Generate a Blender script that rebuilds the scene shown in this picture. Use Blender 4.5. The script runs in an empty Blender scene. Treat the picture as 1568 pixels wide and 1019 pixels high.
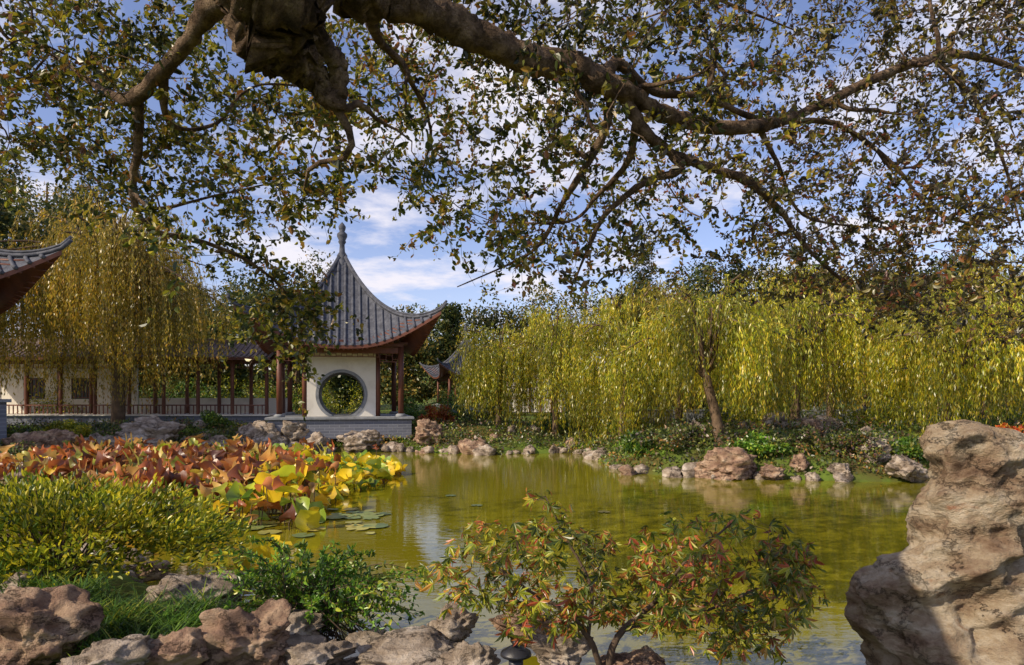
import bpy, math, random
import numpy as np
from mathutils import noise, Vector
rng=np.random.default_rng(7); random.seed(7)
sc=bpy.context.scene
H=2.2; FP=1045.0
def at(px,py,d): return np.array([(px-784)/FP*d, d, H+(610-py)/FP*d])
# ------------------------------------------------------------ helpers
class M:
    def __init__(s): s.v=[]; s.q=[]; s.t=[]; s.n=0
    def add(s,V,Q=None,T=None,mi=0):
        V=np.asarray(V,float).reshape(-1,3)
        if Q is not None and len(Q): Q=np.asarray(Q,int); s.q.append((Q+s.n,mi))
        if T is not None and len(T): T=np.asarray(T,int); s.t.append((T+s.n,mi))
        s.v.append(V); s.n+=len(V)
    def box(s,c,size,rz=0,mi=0):
        x,y,z=[a/2 for a in size]
        V=np.array([(i,j,k) for k in(-z,z) for (i,j) in((-x,-y),(x,-y),(x,y),(-x,y))],float)
        if rz:
            R=np.array([[math.cos(rz),-math.sin(rz),0],[math.sin(rz),math.cos(rz),0],[0,0,1]]); V=V@R.T
        s.add(V+np.array(c),[(3,2,1,0),(4,5,6,7),(0,1,5,4),(1,2,6,5),(2,3,7,6),(3,0,4,7)],mi=mi)
    def tube(s,P,r,sides=6,mi=0,cap=True):
        P=np.asarray(P,float); n=len(P); r=np.broadcast_to(np.asarray(r,float),(n,))
        T=np.gradient(P,axis=0); T/=np.linalg.norm(T,axis=1)[:,None]+1e-9
        a=np.array([0,0,1.0]) if abs(T[0,2])<.8 else np.array([1.0,0,0])
        U=np.empty_like(P); u=np.cross(T[0],a); u/=np.linalg.norm(u)
        for i in range(n):
            u=u-T[i]*np.dot(u,T[i]); u/=np.linalg.norm(u)+1e-9; U[i]=u
        W=np.cross(T,U); an=np.linspace(0,2*np.pi,sides,endpoint=False)
        V=P[:,None]+r[:,None,None]*(U[:,None]*np.cos(an)[None,:,None]+W[:,None]*np.sin(an)[None,:,None])
        i=np.arange(n-1)[:,None]*sides; j=np.arange(sides)[None]; k=(j+1)%sides
        Q=np.stack([i+j,i+k,i+sides+k,i+sides+j],-1).reshape(-1,4)
        V=V.reshape(-1,3)
        if cap:
            V=np.vstack([V,P[:1],P[-1:]]); c0=n*sides; c1=c0+1; jj=np.arange(sides); kk=(jj+1)%sides
            Tt=np.vstack([np.stack([np.full(sides,c0),kk,jj],-1),np.stack([np.full(sides,c1),(n-1)*sides+jj,(n-1)*sides+kk],-1)])
            s.add(V,Q,Tt,mi)
        else: s.add(V,Q,mi=mi)
    def build(s,name,mats,parent=None,smooth=False,bevel=0,loc=None,rz=0):
        V=np.vstack(s.v).astype(np.float32); assert not np.isnan(V).any(),name
        me=bpy.data.meshes.new(name)
        loops=[];starts=[];tot=0;mis=[]
        for L,k in((s.q,4),(s.t,3)):
            for F,mi in L:
                loops.append(F.reshape(-1)); starts.append(tot+np.arange(len(F))*k); tot+=F.size; mis.append(np.full(len(F),mi))
        loops=np.concatenate(loops).astype(np.int32); starts=np.concatenate(starts).astype(np.int32); mis=np.concatenate(mis).astype(np.int32)
        me.vertices.add(len(V)); me.vertices.foreach_set('co',V.reshape(-1))
        me.loops.add(len(loops)); me.loops.foreach_set('vertex_index',loops)
        me.polygons.add(len(starts)); me.polygons.foreach_set('loop_start',starts)
        me.update(calc_edges=True)
        me.polygons.foreach_set('material_index',mis)
        me.polygons.foreach_set('use_smooth',np.full(len(starts),bool(smooth)))
        me.validate(); 
        for m in mats: me.materials.append(m)
        ob=bpy.data.objects.new(name,me); sc.collection.objects.link(ob)
        if parent: ob.parent=parent
        if loc is not None: ob.location=loc
        if rz: ob.rotation_euler[2]=rz
        if bevel:
            b=ob.modifiers.new('bevel','BEVEL'); b.width=bevel; b.segments=2; b.limit_method='ANGLE'
        return ob
def empty(name,loc=(0,0,0),rz=0,scale=1):
    e=bpy.data.objects.new(name,None); e.location=loc; e.rotation_euler[2]=rz; e.scale=(scale,)*3; e.empty_display_size=.3
    sc.collection.objects.link(e); return e
def nrm(a): return a/(np.linalg.norm(a,axis=-1,keepdims=True)+1e-9)
def rv(n): return nrm(rng.normal(size=(n,3)))
def leaves(m,P,D,L,W,mi=0,oval=True,fold=.25,N=None):
    n=len(P)
    if n==0: return
    D=nrm(D); L=np.broadcast_to(L,(n,))[:,None]; W=np.broadcast_to(W,(n,))[:,None]
    if N is None: N=rv(n)
    S=nrm(np.cross(D,N)); U=np.cross(S,D)
    if oval:
        V=np.stack([P,P+D*L*.3-S*W*.5+U*W*fold,P+D*L*.7-S*W*.42+U*W*fold*.6,P+D*L-U*L*.12,P+D*L*.7+S*W*.42+U*W*fold*.6,P+D*L*.3+S*W*.5+U*W*fold],1)
        b=np.arange(n)[:,None]*6
        Q=np.concatenate([b+np.array([[0,3,2,1]]),b+np.array([[0,5,4,3]])])
    else:
        V=np.stack([P,P+D*L*.45-S*W*.5,P+D*L,P+D*L*.45+S*W*.5],1)
        b=np.arange(n)[:,None]*4; Q=b+np.array([[0,3,2,1]])
    m.add(V,Q,mi=mi)
# ------------------------------------------------------------ materials
def newmat(name):
    m=bpy.data.materials.new(name); m.use_nodes=True; nt=m.node_tree; nt.nodes.clear()
    o=nt.nodes.new('ShaderNodeOutputMaterial'); return m,nt,nt.nodes,nt.links,o
def ramp(N,stops,interp='LINEAR'):
    r=N.new('ShaderNodeValToRGB'); cr=r.color_ramp; cr.interpolation=interp
    while len(cr.elements)<len(stops): cr.elements.new(.5)
    for e,(p,c) in zip(cr.elements,stops): e.position=p; e.color=(*c,1)
    return r
def leafmat(name,stops,trans=.45,ns=.8,lo=.55,hi=1.45,gloss=.05):
    m,nt,N,L,o=newmat(name)
    g=N.new('ShaderNodeNewGeometry'); r=ramp(N,stops); 
    tc=N.new('ShaderNodeTexCoord'); no=N.new('ShaderNodeTexNoise'); no.inputs['Scale'].default_value=ns; no.inputs['Detail'].default_value=1
    L.new(tc.outputs['Object'],no.inputs['Vector'])
    ad=N.new('ShaderNodeMath'); ad.operation='MULTIPLY_ADD'; ad.inputs[1].default_value=.9; L.new(no.outputs['Fac'],ad.inputs[0])
    sb=N.new('ShaderNodeMath'); sb.operation='SUBTRACT'; L.new(g.outputs['Random Per Island'],sb.inputs[0]); sb.inputs[1].default_value=.45; L.new(sb.outputs[0],ad.inputs[2])
    L.new(ad.outputs[0],r.inputs['Fac'])
    sp=N.new('ShaderNodeSeparateColor'); L.new(no.outputs['Color'],sp.inputs[0])
    mr=N.new('ShaderNodeMapRange'); mr.inputs['From Min'].default_value=.35; mr.inputs['From Max'].default_value=.65; mr.inputs['To Min'].default_value=lo; mr.inputs['To Max'].default_value=hi
    L.new(sp.outputs[1],mr.inputs['Value'])
    hs=N.new('ShaderNodeHueSaturation'); L.new(r.outputs['Color'],hs.inputs['Color']); L.new(mr.outputs[0],hs.inputs['Value'])
    d=N.new('ShaderNodeBsdfDiffuse'); t=N.new('ShaderNodeBsdfTranslucent'); mx=N.new('ShaderNodeMixShader'); mx.inputs[0].default_value=trans
    L.new(hs.outputs[0],d.inputs[0]); L.new(hs.outputs[0],t.inputs[0]); L.new(d.outputs[0],mx.inputs[1]); L.new(t.outputs[0],mx.inputs[2])
    gl=N.new('ShaderNodeBsdfGlossy'); gl.inputs['Roughness'].default_value=.38; m2=N.new('ShaderNodeMixShader'); m2.inputs[0].default_value=gloss
    L.new(mx.outputs[0],m2.inputs[1]); L.new(gl.outputs[0],m2.inputs[2]); L.new(m2.outputs[0],o.inputs[0]); return m
def solid(name,stops,scale=3,rough=.8,bump=.3,bscale=12,spec=.3,stretch=(1,1,1),crack=0,dist=.03):
    m,nt,N,L,o=newmat(name); p=N.new('ShaderNodeBsdfPrincipled'); L.new(p.outputs[0],o.inputs[0])
    p.inputs['Roughness'].default_value=rough; p.inputs['Specular IOR Level'].default_value=spec
    tc=N.new('ShaderNodeTexCoord'); mp=N.new('ShaderNodeMapping'); mp.inputs['Scale'].default_value=stretch; L.new(tc.outputs['Object'],mp.inputs[0])
    no=N.new('ShaderNodeTexNoise'); no.inputs['Scale'].default_value=scale; no.inputs['Detail'].default_value=6; no.inputs['Roughness'].default_value=.65; L.new(mp.outputs[0],no.inputs['Vector'])
    mr=N.new('ShaderNodeMapRange'); mr.inputs['From Min'].default_value=.28; mr.inputs['From Max'].default_value=.72; L.new(no.outputs['Fac'],mr.inputs[0])
    r=ramp(N,stops); L.new(mr.outputs[0],r.inputs[0]); col=r.outputs[0]
    nb=N.new('ShaderNodeTexNoise'); nb.inputs['Scale'].default_value=bscale; nb.inputs['Detail'].default_value=6; nb.inputs['Roughness'].default_value=.7; L.new(mp.outputs[0],nb.inputs['Vector'])
    hgt=nb.outputs['Fac']
    if crack:
        wv=N.new('ShaderNodeTexVoronoi'); wv.feature='DISTANCE_TO_EDGE'; wv.inputs['Scale'].default_value=crack
        ds=N.new('ShaderNodeMixRGB'); ds.inputs[0].default_value=.3; L.new(mp.outputs[0],ds.inputs[1]); L.new(nb.outputs['Color'],ds.inputs[2]); L.new(ds.outputs[0],wv.inputs['Vector'])
        cr=N.new('ShaderNodeMapRange'); cr.inputs['From Max'].default_value=.03; L.new(wv.outputs['Distance'],cr.inputs[0])
        mm=N.new('ShaderNodeMixRGB'); mm.blend_type='MULTIPLY'; mm.inputs[0].default_value=.55; L.new(col,mm.inputs[1]); L.new(cr.outputs[0],mm.inputs[2]); col=mm.outputs[0]
        ma=N.new('ShaderNodeMath'); ma.operation='MULTIPLY_ADD'; L.new(cr.outputs[0],ma.inputs[0]); ma.inputs[1].default_value=.3; L.new(hgt,ma.inputs[2]); hgt=ma.outputs[0]
    L.new(col,p.inputs['Base Color'])
    b=N.new('ShaderNodeBump'); b.inputs['Strength'].default_value=bump; b.inputs['Distance'].default_value=dist; L.new(hgt,b.inputs['Height']); L.new(b.outputs[0],p.inputs['Normal']); return m
bark=solid('oak_bark',[(0,(.045,.03,.02)),(.45,(.18,.115,.07)),(1,(.48,.34,.22))],7,.9,1,26,.2,(1,1,1),9,.07)
twigm=solid('twig_bark',[(0,(.05,.035,.025)),(1,(.15,.1,.065))],6,.9,.4,30)
strandm=solid('willow_twig',[(0,(.14,.12,.02)),(1,(.22,.18,.03))],6,.9,.2,30)
wbark=solid('willow_bark',[(0,(.06,.04,.025)),(1,(.24,.16,.1))],4,.9,.8,20)
rockm=solid('limestone',[(0,(.09,.065,.05)),(.35,(.26,.2,.145)),(.65,(.44,.36,.28)),(1,(.68,.61,.52))],2.6,.85,1,11,.25,(1,1,1.6),2.2,.07)
rockr=solid('red_limestone',[(0,(.09,.05,.033)),(.4,(.29,.18,.12)),(.7,(.46,.32,.21)),(1,(.62,.51,.39))],3.4,.85,1,13,.25,(1,1,1.8),3,.06)
tile=solid('roof_tile',[(0,(.035,.037,.045)),(.5,(.075,.08,.1)),(1,(.14,.145,.16))],5,.7,.5,25)
tile2=solid('weathered_tile',[(0,(.12,.09,.08)),(1,(.3,.23,.2))],4,.75,.5,20)
wood=solid('red_lacquer_wood',[(0,(.09,.03,.018)),(1,(.2,.072,.04))],3,.5,.15,20,.4,(1,1,.2))
plaster=solid('white_plaster',[(0,(.6,.55,.46)),(.5,(.78,.73,.63)),(1,(.83,.79,.7))],1.3,.9,.1,30)
stone=solid('grey_stone',[(0,(.16,.17,.18)),(1,(.34,.35,.36))],3,.8,.3,20)
dark=solid('dark_metal',[(0,(.012,.012,.014)),(1,(.03,.03,.035))],6,.4,.1,20,.5)
def brick(name,c1,c2,mort,sc_=1.0):
    m,nt,N,L,o=newmat(name); p=N.new('ShaderNodeBsdfPrincipled'); L.new(p.outputs[0],o.inputs[0]); p.inputs['Roughness'].default_value=.85
    tc=N.new('ShaderNodeTexCoord'); se=N.new('ShaderNodeSeparateXYZ'); L.new(tc.outputs['Object'],se.inputs[0])
    a=N.new('ShaderNodeMath'); L.new(se.outputs[0],a.inputs[0]); L.new(se.outputs[1],a.inputs[1]); c=N.new('ShaderNodeCombineXYZ'); L.new(a.outputs[0],c.inputs[0]); L.new(se.outputs[2],c.inputs[1])
    b=N.new('ShaderNodeTexBrick'); L.new(c.outputs[0],b.inputs['Vector']); b.inputs['Color1'].default_value=(*c1,1); b.inputs['Color2'].default_value=(*c2,1); b.inputs['Mortar'].default_value=(*mort,1)
    b.inputs['Scale'].default_value=sc_; b.inputs['Brick Width'].default_value=.4; b.inputs['Row Height'].default_value=.12; b.inputs['Mortar Size'].default_value=.01
    L.new(b.outputs[0],p.inputs['Base Color']); bp=N.new('ShaderNodeBump'); bp.inputs['Strength'].default_value=.4; bp.inputs['Distance'].default_value=.02; bp.invert=True; L.new(b.outputs['Fac'],bp.inputs['Height']); L.new(bp.outputs[0],p.inputs['Normal']); return m
brk=brick('grey_brick',(.12,.13,.16),(.17,.18,.22),(.25,.26,.29))
oakleaf=leafmat('oak_leaves',[(0,(.025,.04,.01)),(.33,(.075,.1,.016)),(.55,(.2,.21,.022)),(.78,(.44,.38,.03)),(1,(.35,.15,.04))],.5,.5)
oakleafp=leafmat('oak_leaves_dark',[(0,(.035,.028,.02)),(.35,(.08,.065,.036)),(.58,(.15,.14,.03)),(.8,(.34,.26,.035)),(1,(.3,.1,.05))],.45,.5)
willowm=leafmat('willow_leaves',[(0,(.15,.2,.014)),(.35,(.38,.43,.02)),(.6,(.65,.6,.03)),(1,(.78,.54,.035))],.5,.35,.5,1.25)
willowo=leafmat('willow_leaves_golden',[(0,(.16,.15,.016)),(.35,(.38,.31,.028)),(.65,(.6,.43,.04)),(1,(.6,.34,.04))],.5,.35,.55,1.3)
fardark=leafmat('evergreen_foliage',[(0,(.02,.034,.013)),(.45,(.055,.078,.024)),(.75,(.13,.14,.032)),(1,(.3,.2,.04))],.3,.12,.5,1.6,.02)
bushm=leafmat('azalea_leaves',[(0,(.06,.11,.01)),(.38,(.22,.27,.018)),(.7,(.5,.47,.025)),(1,(.68,.56,.035))],.42,1.5)
greenm=leafmat('green_leaves',[(0,(.03,.07,.012)),(.5,(.08,.18,.02)),(.85,(.19,.3,.03)),(1,(.34,.34,.04))],.35,1.5)
lushm=leafmat('lush_green_leaves',[(0,(.06,.14,.018)),(.5,(.15,.32,.03)),(.85,(.32,.46,.04)),(1,(.5,.5,.06))],.4,1.5)
coverm=leafmat('ground_cover_leaves',[(0,(.03,.05,.018)),(.4,(.08,.12,.028)),(.68,(.25,.28,.04)),(.85,(.14,.08,.1)),(1,(.45,.24,.06))],.3,.7)
redm=leafmat('red_leaves',[(0,(.15,.03,.01)),(.4,(.6,.08,.025)),(.7,(.68,.22,.03)),(1,(.5,.38,.04))],.45,1)
maplem=leafmat('maple_leaves',[(0,(.08,.12,.016)),(.35,(.2,.25,.025)),(.65,(.48,.46,.035)),(.8,(.5,.25,.05)),(1,(.45,.1,.04))],.45,2.2)
lotusr=leafmat('lotus_dried',[(0,(.15,.045,.02)),(.4,(.42,.12,.035)),(.65,(.56,.23,.06)),(.85,(.62,.4,.12)),(1,(.42,.45,.07))],.45,.6)
lotusy=leafmat('lotus_yellow',[(0,(.16,.3,.04)),(.35,(.45,.5,.03)),(.6,(.78,.6,.02)),(1,(.8,.5,.03))],.45,.8)
padm=leafmat('lily_pad',[(0,(.12,.17,.07)),(.5,(.24,.3,.1)),(1,(.45,.36,.08))],.1,1,.8,1.2,.12)
# ------------------------------------------------------------ terrain
pond=np.array([(-2.2,5.5),(-3.4,7.2),(-5,8.8),(-8,10.5),(-11.5,12.5),(-13.5,16),(-14.2,20),(-14.5,22.8),(-12.5,26.4),(-8,28.4),(-4.5,28.0),(-.6,26.4),(2.6,28.0),(3.1,25),(3.0,22.5),(3.6,19.9),(5.6,18.7),(8,18.3),(10.6,17.9),(12,18.8),(16,18.2),(26,16),(32,8),(22,1),(10,1.5),(5.2,3.6),(4.3,5.6),(2.9,5.5),(2.3,4.5),(.8,4.6),(-.6,5.1)],float)
def sdist(X,Y):
    P=np.stack([X,Y],-1); best=np.full(X.shape,1e9); ins=np.zeros(X.shape,bool); n=len(pond)
    for i in range(n):
        a=pond[i]; b=pond[(i+1)%n]; ab=b-a; t=np.clip(((P-a)@ab)/(ab@ab),0,1); d=np.linalg.norm(P-(a+t[...,None]*ab),axis=-1); best=np.minimum(best,d)
        c=((a[1]>Y)!=(b[1]>Y))&(X<(b[0]-a[0])*(Y-a[1])/(b[1]-a[1]+1e-12)+a[0]); ins^=c
    return np.where(ins,-best,best)
def ss(x,a,b): t=np.clip((x-a)/(b-a),0,1); return t*t*(3-2*t)
def height(X,Y):
    X=np.asarray(X,float); Y=np.asarray(Y,float); s=sdist(X,Y)
    s=s+.15*np.sin(X*1.7+np.sin(Y*1.3))+.12*np.sin(Y*2.3+X)
    land=.02+.42*(1-np.exp(-np.maximum(s,0)/.7))+.45*ss(s,1,4)*ss(Y,15,24)
    land=land+.3*ss(s,.2,1.3)*ss(X,2.5,4)*ss(Y,17,18.5)*(1-ss(Y,22,27))
    land=land+.05*np.sin(X*.9)*np.cos(Y*1.1)*ss(s,0,1)
    r=np.hypot(X,Y-20); land=land+9*ss(r,55,180)+.2*ss(r,30,60)*np.sin(X*.13)
    return np.where(s>0,land,-.8*(1-np.exp(np.minimum(s,0)/.6))+.02)
u=np.linspace(-1,1,300); k=5.5; gx=np.sinh(u*k)/np.sinh(k)*900; gy=gx+12
gx=np.sort(np.concatenate([gx[np.abs(gx)>30],np.linspace(-30,30,200)])); gy=np.sort(np.concatenate([gy[(gy<-4)|(gy>42)],np.linspace(-4,42,200)]))
X,Y=np.meshgrid(gx,gy); Z=height(X,Y); m=M(); nx=len(gx); ny=len(gy)
i=np.arange(ny-1)[:,None]*nx; j=np.arange(nx-1)[None]; Q=np.stack([i+j,i+j+1,i+nx+j+1,i+nx+j],-1).reshape(-1,4)
m.add(np.stack([X,Y,Z],-1),Q)
gm=solid('soil_and_grass',[(0,(.06,.042,.024)),(.35,(.1,.09,.025)),(.6,(.1,.15,.025)),(1,(.17,.24,.035))],.5,.95,.6,6,.1)
m.build('ground',[gm],smooth=True)
# water
mw,nt,N,L,o=newmat('pond_water'); p=N.new('ShaderNodeBsdfPrincipled'); L.new(p.outputs[0],o.inputs[0])
p.inputs['Base Color'].default_value=(.185,.165,.008,1); p.inputs['Roughness'].default_value=.012; p.inputs['IOR'].default_value=1.65
tc=N.new('ShaderNodeTexCoord'); mp=N.new('ShaderNodeMapping'); mp.inputs['Scale'].default_value=(1,2.4,1); L.new(tc.outputs['Object'],mp.inputs[0])
n1=N.new('ShaderNodeTexNoise'); n1.inputs['Scale'].default_value=3.2; n1.inputs['Detail'].default_value=3; L.new(mp.outputs[0],n1.inputs['Vector'])
bp=N.new('ShaderNodeBump'); bp.inputs['Strength'].default_value=.06; bp.inputs['Distance'].default_value=.05; L.new(n1.outputs['Fac'],bp.inputs['Height']); L.new(bp.outputs[0],p.inputs['Normal'])
m=M(); m.add([(-16,1,0),(34,1,0),(34,31,0),(-16,31,0)],[(0,1,2,3)]); m.build('water',[mw])
# ------------------------------------------------------------ rocks
def ico(sub):
    import bmesh
    bm=bmesh.new(); bmesh.ops.create_icosphere(bm,subdivisions=sub,radius=1); V=np.array([v.co[:] for v in bm.verts]); F=np.array([[v.index for v in f.verts] for f in bm.faces]); bm.free(); return V,F
ICO={s:ico(s) for s in(3,4,5)}
def rock(m,c,size,sub=4,seed=0,rz=None,mi=0,rough=.12,chops=12):
    r=np.random.default_rng(seed); V,F=ICO[sub]; V=V.copy()
    for _ in range(chops):
        n=r.normal(size=3); n[2]*=.7; n/=np.linalg.norm(n); d=r.uniform(.5,.85); t=V@n-d; V-=np.where(t>0,t,0)[:,None]*n*.92
    off=r.uniform(-50,50,3); N_=nrm(V); amp=[]
    for v in V:
        q=Vector(v*1.3+off); a=noise.fractal(q,.8,2.1,5)*rough*1.3; a-=abs(noise.noise(q*2.3))*rough*1.3; a+=noise.noise(Vector((v[0]*.8,v[1]*.8,v[2]*6))+Vector(off))*rough*.5; amp.append(a)
    V=V+N_*np.array(amp)[:,None]; V*=np.array(size); a=r.uniform(0,6.28) if rz is None else rz
    R=np.array([[math.cos(a),-math.sin(a),0],[math.sin(a),math.cos(a),0],[0,0,1]]); m.add(V@R.T+np.array(c),T=F,mi=mi)
def garden_rock(px,py,d,w,h,dep=None,seed=0,mat=rockm,rz=0.2):
    c=at(px,py,d); sw=w/FP*d/2*1.1; sh=h/FP*d/2*1.15; m=M(); rock(m,(0,0,0),(sw,dep or sw*.8,sh),5,seed,rz,rough=.22,chops=16); m.build('garden_rock',[mat],smooth=True,loc=c)
for a in [(62,975,4.7,170,150,None,1,rockr,.2),(385,985,4.8,170,120,None,2,rockr,.1),(300,915,6.2,130,70,.5,3,rockm,.4),(160,1020,4.3,170,90,None,4,rockm,0),(270,1015,4.5,130,80,None,5,rockr,.5),
          (690,960,5.6,90,80,None,6,rockm,.1),(600,1010,5.1,260,54,.5,7,rockm,0),(480,1005,4.9,120,70,None,8,rockm,.3),(805,965,5.9,110,60,None,9,rockr,0),(860,1003,5.0,100,60,None,10,rockm,.2),(720,1012,4.8,110,60,None,11,rockm,.2),
          (560,982,5.6,120,30,.3,31,rockm,.1),(640,985,5.4,90,40,.3,32,rockr,.1),(450,966,5.5,110,44,.35,33,rockm,.6),(340,905,6.6,80,50,.3,34,rockm,.6),(30,900,6,90,60,.3,35,rockm,.6),(980,1030,4.7,120,50,.3,36,rockr,.6),
          (1390,722,17.8,62,44,None,14,rockm,.1),(1120,712,18.8,105,62,None,15,rockr,.1),(1340,702,18.9,62,56,None,17,rockm,.1),(1265,660,23.5,110,46,None,18,rockm,.1),(1190,652,26,64,50,None,16,rockm,.1),
          (1215,684,20,86,44,None,42,rockm,.1),(1180,728,18.4,46,26,None,43,rockr,.1),(1062,664,24,50,40,None,44,rockm,.1),(1430,690,19.5,50,44,None,45,rockm,.1),(1290,724,18.2,40,26,None,46,rockm,.1),
          (230,672,26.5,130,62,None,19,rockm,.1),(450,670,28.4,60,50,None,20,rockm,.1),(395,675,28,80,55,None,22,rockm,.1),(655,668,28.5,60,45,None,21,rockr,.1),(555,678,28.2,66,34,None,25,rockm,.1),(70,690,22.8,110,60,None,23,rockr,.1),(150,680,24.5,70,40,None,24,rockm,.1),(490,682,28.3,44,34,None,26,rockm,.1),(330,684,26.8,60,30,None,27,rockm,.1)]: garden_rock(*a)
m=M(); r2=np.random.default_rng(5); n=len(pond)
for i in range(n):
    a=pond[i]; b=pond[(i+1)%n]; Ls=np.linalg.norm(b-a)
    if min(a[1],b[1])<5.0 and a[0]>2.4: continue
    far=(a[1]+b[1])/2>15; pen=a[0]>2.4
    t=0
    while t<Ls:
        s=r2.uniform(.1,.4)*(1.15 if far else .6) * (1.7 if r2.random()<.15 else 1)*(.7 if pen else 1); q=a+(b-a)*t/Ls+r2.normal(size=2)*.22
        if not(pen and r2.random()<.35): rock(m,(q[0],q[1],s*.2-.03),(s*r2.uniform(.8,1.5),s,s*r2.uniform(.4,1.1)),3,int(r2.integers(1e6)),mi=int(r2.random()<.2),rough=.22)
        t+=s*r2.uniform(1.0,2.0)
for _ in range(60):
    x=r2.uniform(-15,12); y=r2.uniform(18.6,30); s=r2.uniform(.15,.5)
    if sdist(np.array(x),np.array(y))>.3: rock(m,(x,y,float(height(x,y))+s*.2),(s,s*.8,s*.8),3,int(r2.integers(1e6)),mi=int(r2.random()<.2),rough=.22)
m.build('shoreline_rocks',[rockm,rockr],smooth=True)
# scholar stone (loft)
prof=[(1045,1385,1640),(1010,1368,1650),(985,1345,1655),(945,1325,1650),(915,1322,1640),(890,1335,1610),(868,1362,1585),(850,1405,1572),(820,1428,1580),(780,1430,1600),(740,1434,1612),(710,1436,1608),(690,1436,1592),(672,1440,1568),(660,1450,1540),(650,1468,1512)]
dd=5.0; pr=np.array(prof,float); zz=H+(610-pr[:,0])/FP*dd; xl=(pr[:,1]-784)/FP*dd; xr=(pr[:,2]-784)/FP*dd
nz=190; na=210; zs=np.linspace(zz[0]-.4,zz[-1],nz); XL=np.interp(zs,zz,xl); XR=np.interp(zs,zz,xr); V=[]
for iz,z in enumerate(zs):
    cx=(XL[iz]+XR[iz])/2; hw=(XR[iz]-XL[iz])/2; dp=.36+.28*ss(-z,-.8,-.3)-.1*ss(z,1.2,2)
    dp*=min(1,hw/.25)
    for ia in range(na):
        a=2*np.pi*ia/na; c,s=math.cos(a),math.sin(a); e=.85; px_=math.copysign(abs(c)**e,c); py_=math.copysign(abs(s)**e,s)
        p0=Vector((cx+hw*px_,dd+.1+dp*py_,z)); q=p0*1.5
        ndir=Vector((c,s,.15))
        f=noise.fractal(q,.7,2.1,8)*.09-abs(noise.noise(q*1.9+Vector((3,1,7))))*.22-abs(noise.noise(q*4.1))*.07+.07
        st=abs(noise.noise(Vector((p0.x*1.2+p0.z*.6,p0.y*1.2,p0.z*5-p0.x*2.5))))*-.1
        hole=sum(-a_*math.exp(-((p0.x-hx)**2+(p0.z-hz)**2)/w_) for hx,hz,a_,w_ in((3.2,.6,.18,.006),(3.6,1.1,.16,.006),(2.95,.72,.05,.02),(3.45,.25,.2,.01))) if s<0 else 0
        p0+=ndir*(f+st+hole); V.append(p0[:])
V=np.array(V); top=len(V); V=np.vstack([V,V[-na:].mean(0)+[0,0,.03]])
i=np.arange(nz-1)[:,None]*na; j=np.arange(na)[None]; k2=(j+1)%na; Q=np.stack([i+j,i+k2,i+na+k2,i+na+j],-1).reshape(-1,4)
T=[(top-na+a,top-na+(a+1)%na,top) for a in range(na)]
scm=solid('scholar_stone_surface',[(0,(.13,.075,.045)),(.25,(.3,.2,.125)),(.5,(.46,.35,.23)),(.72,(.62,.52,.38)),(.86,(.5,.36,.24)),(1,(.42,.14,.06))],2.6,.85,1,18,.2,(1,1,1.8),2.4,.08)
m=M(); m.add(V,Q,T); m.build('scholar_stone',[scm],smooth=True)
# ------------------------------------------------------------ architecture
def pav_roof(m,ze,za,half,ext,lift,rolls=26,mi=0,pw=1.75,mw=1,ridge=.09):
    def S(s,t): 
        a=abs(t); h=s*(half+ext*a**3*s); return np.array([t*h,-h,ze+(za-ze)*max(0,1-s)**pw+lift*s**1.9*a**2.8])
    def find(s,x0):
        t=x0/(s*half) 
        for _ in range(8): t=x0/(s*(half+ext*min(1,abs(t))**3*s))
        return t
    ns,nt_=22,28
    for q in range(4):
        c,s_=math.cos(q*math.pi/2),math.sin(q*math.pi/2); R=np.array([[c,-s_,0],[s_,c,0],[0,0,1]])
        G=np.array([[S(max(s,.02),t) for t in np.linspace(-1,1,nt_)] for s in np.linspace(0,1,ns)])
        for dz,mm,sg in((0,mi,1),(-.14,mw,-1)):
            V=(G.reshape(-1,3)+[0,0,dz])@R.T; i=np.arange(ns-1)[:,None]*nt_; j=np.arange(nt_-1)[None]
            Q=np.stack([i+j,i+nt_+j,i+nt_+j+1,i+j+1],-1).reshape(-1,4); m.add(V,Q if sg>0 else Q[:,::-1],mi=mm)
        e=np.array([S(1,t) for t in np.linspace(-1,1,nt_)]); V=np.vstack([e,e-[0,0,.14]])@R.T; j=np.arange(nt_-1); m.add(V,np.stack([j,j+1,j+1+nt_,j+nt_],-1),mi=mw)
        for x0 in np.linspace(-(half+ext)*.97,(half+ext)*.97,rolls):
            P=[]
            for s in np.linspace(.03,1.01,26):
                if s*(half+ext*s)<=abs(x0): continue
                t=find(s,x0)
                if abs(t)<=1: pt=S(s,t); P.append(pt+[0,0,.03])
            if len(P)>=2: m.tube(np.array(P)@R.T,.065*half/3.4,6,mi)
        P=np.array([S(s,1)+[0,0,.06] for s in np.linspace(.03,1.0,24)]); 
        tip=P[-1]+(P[-1]-P[-2])*1.0+[0,0,.14]; P=np.vstack([P,tip]); m.tube(P@R.T,np.linspace(ridge,ridge*.7,len(P)),7,mi); m.tube((P+[0,0,ridge*1.1])@R.T,ridge*.55,6,mi)
        for t in np.linspace(-.96,.96,34):
            a=S(.62,t)-[0,0,.2]; b=S(.985,t)-[0,0,.18]; m.tube(np.array([a,b])@R.T,.04,4,mw)
def lathe(m,prof,mi=0,c=(0,0,0),seg=20):
    V=[];n=len(prof)
    for r_,z in prof:
        for a in np.linspace(0,2*np.pi,seg,endpoint=False): V.append((c[0]+r_*math.cos(a),c[1]+r_*math.sin(a),c[2]+z))
    i=np.arange(n-1)[:,None]*seg; j=np.arange(seg)[None]; k_=(j+1)%seg; m.add(V,np.stack([i+j,i+k_,i+seg+k_,i+seg+j],-1).reshape(-1,4),mi=mi)
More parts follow.
